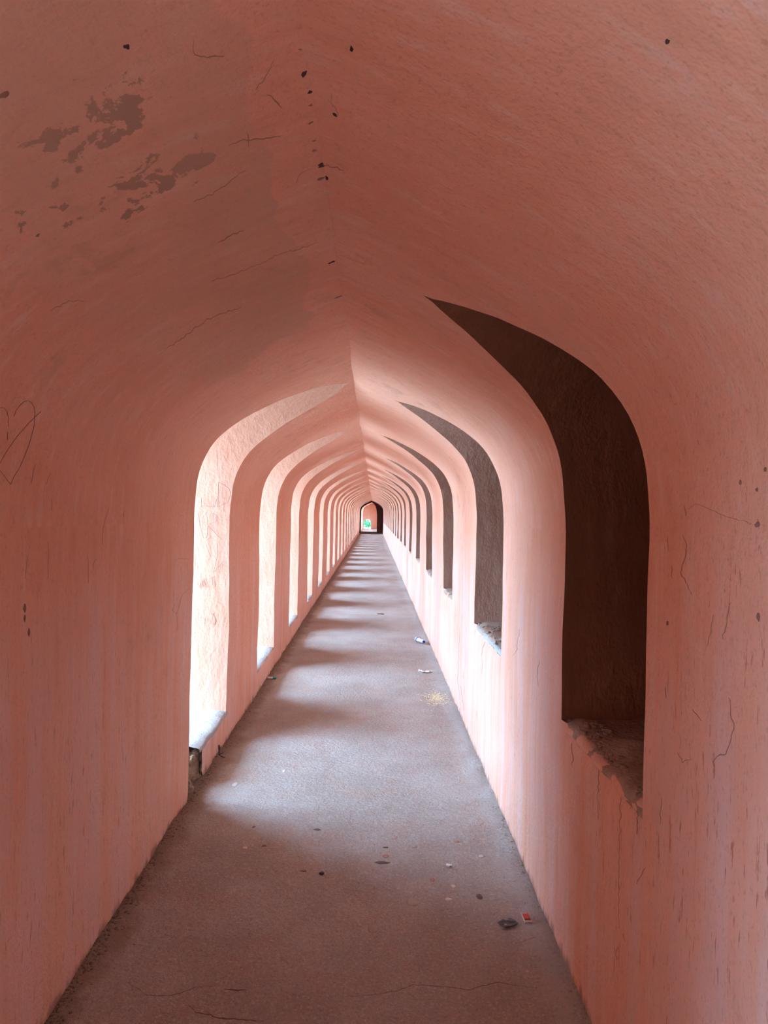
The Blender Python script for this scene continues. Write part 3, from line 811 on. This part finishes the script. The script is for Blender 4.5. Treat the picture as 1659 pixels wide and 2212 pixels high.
# small white tube with teal cap
P, _ = on_floor(588, 1469, .011)
tb = empty('plastic_tube', P, math.radians(-8)); tag(tb, 'small white plastic tube with teal cap beside the left wall', 'tube')
M_TEAL = plain('teal_plastic', (.01, .42, .42), .3); M_WT = plain('white_plastic', (.82, .80, .80), .4)
V, Fs = lathe([(-.040, .0005), (-.040, .0090), (-.037, .0100), (.004, .0100), (.006, .0088), (.010, .0088)], 16); link('tube_body', mesh('tube_body', V, Fs), M_WT, tb)
V, Fs = lathe([(.008, .0098), (.011, .0104), (.026, .0108), (.034, .0104), (.037, .0085), (.037, .0005)], 16); link('tube_cap', mesh('tube_cap', V, Fs), M_TEAL, tb)
# black pebble
P, _ = on_floor(695, 1884, .004)
bm = blob(33, .012, .010, .006, 2, .3); bm.transform(Matrix.Translation(P)); tag(bm_obj('pebble', bm, plain('black_stone', (.02, .018, .02), .3, .2, .5)), 'small shiny black pebble on the brown floor', 'pebble')
# dry twig against the sill
P, _ = on_floor(466, 1641, .004)
tw = empty('dry_twig', (max(P.x, XC - .775), P.y, P.z)); tag(tw, 'dark dry twig lying against the first left sill', 'twig')
def limb(name, pts, rad, mat, parent):
    V, Fs = [], []
    for i, p in enumerate(pts):
        p = Vector(p); d = (Vector(pts[min(i + 1, len(pts) - 1)]) - Vector(pts[max(i - 1, 0)])).normalized()
        a = d.orthogonal().normalized(); b = d.cross(a)
        rr = rad * (1 - .6 * i / (len(pts) - 1))
        V += [p + a * rr * math.cos(t) + b * rr * math.sin(t) for t in (0, 1.05, 2.09, 3.14, 4.19, 5.24)]
    for i in range(len(pts) - 1):
        for k in range(6):
            a, b = i * 6 + k, i * 6 + (k + 1) % 6; Fs.append((a, b, b + 6, a + 6))
    return link(name, mesh(name, V, Fs), mat, parent)
limb('stem', [(-.005, .035, .055), (0, .02, .035), (.004, .0, .012), (.022, -.018, .006), (.045, -.03, .006)], .006, M_DARK, tw)
limb('twig_branch', [(.004, .002, .012), (.012, .02, .010), (.02, .045, .008)], .004, M_DARK, tw)
limb('branch', [(0, .02, .035), (.01, .01, .05), (.016, .0, .066)], .003, M_DARK, tw)
# spilled grains
M_GRAIN = plain('pale_grain', (.86, .76, .50), .7)
P, _ = on_floor(944, 1508)
def gp(r):
    x = P.x + r.gauss(0, .048); y = P.y + r.gauss(0, .11)
    x = min(x, XC + .77)
    return x, y, float(floor_z(x, y)) + .002
gr = scatter('spilled_grain', 420, gp, lambda r: r.uniform(.0024, .0055), M_GRAIN, None, 12, .6)
tag(gr, 'scatter of pale yellow grain on the floor near the right wall', 'grain')

# ------------------------------------------------------------------ greenery beyond the far window
M_LEAF = plain('leaf_green', (.02, .13, .05), .6, .5); M_BARK = plain('bark', (.16, .11, .08), .9)
tr = empty('leafy_bush', (-.5, YE + 4.0, -.1)); tag(tr, 'bright green bush seen through the low far window', 'bush')
limb('stem', [(0, 0, 0), (.05, 0, .5), (-.05, .05, 1.1), (.0, .1, 1.8)], .05, M_BARK, tr)
r = random.Random(21); V, Fs = [], []
for k in range(5200):
    a, e = r.uniform(0, 6.28), r.uniform(0, 1) ** .5
    c = Vector((math.cos(a) * e * 1.3, math.sin(a) * e * .9, .15 + r.random() * 1.9))
    if float(vnoise(c.x * 2.2, c.y * 2.2, c.z * 2.6)) < -.2: continue
    n = Vector((r.gauss(0, 1), r.gauss(0, 1), r.gauss(0, 1))).normalized(); t = n.orthogonal().normalized(); b = n.cross(t)
    s = r.uniform(.05, .11); i = len(V)
    V += [c - t * s, c - b * s * .45 + n * s * .1, c + t * s, c + b * s * .45 + n * s * .1]; Fs.append((i, i + 1, i + 2, i + 3))
link('foliage', mesh('foliage', V, Fs, False), M_LEAF, tr)
box('ground_lawn', (-150, YE + .36, -.25), (150, YE + 150, -.1), stone('lawn', (.12, .25, .08), (.18, .33, .10), (.1, .2, .06), 3, .5), None, kind='structure')
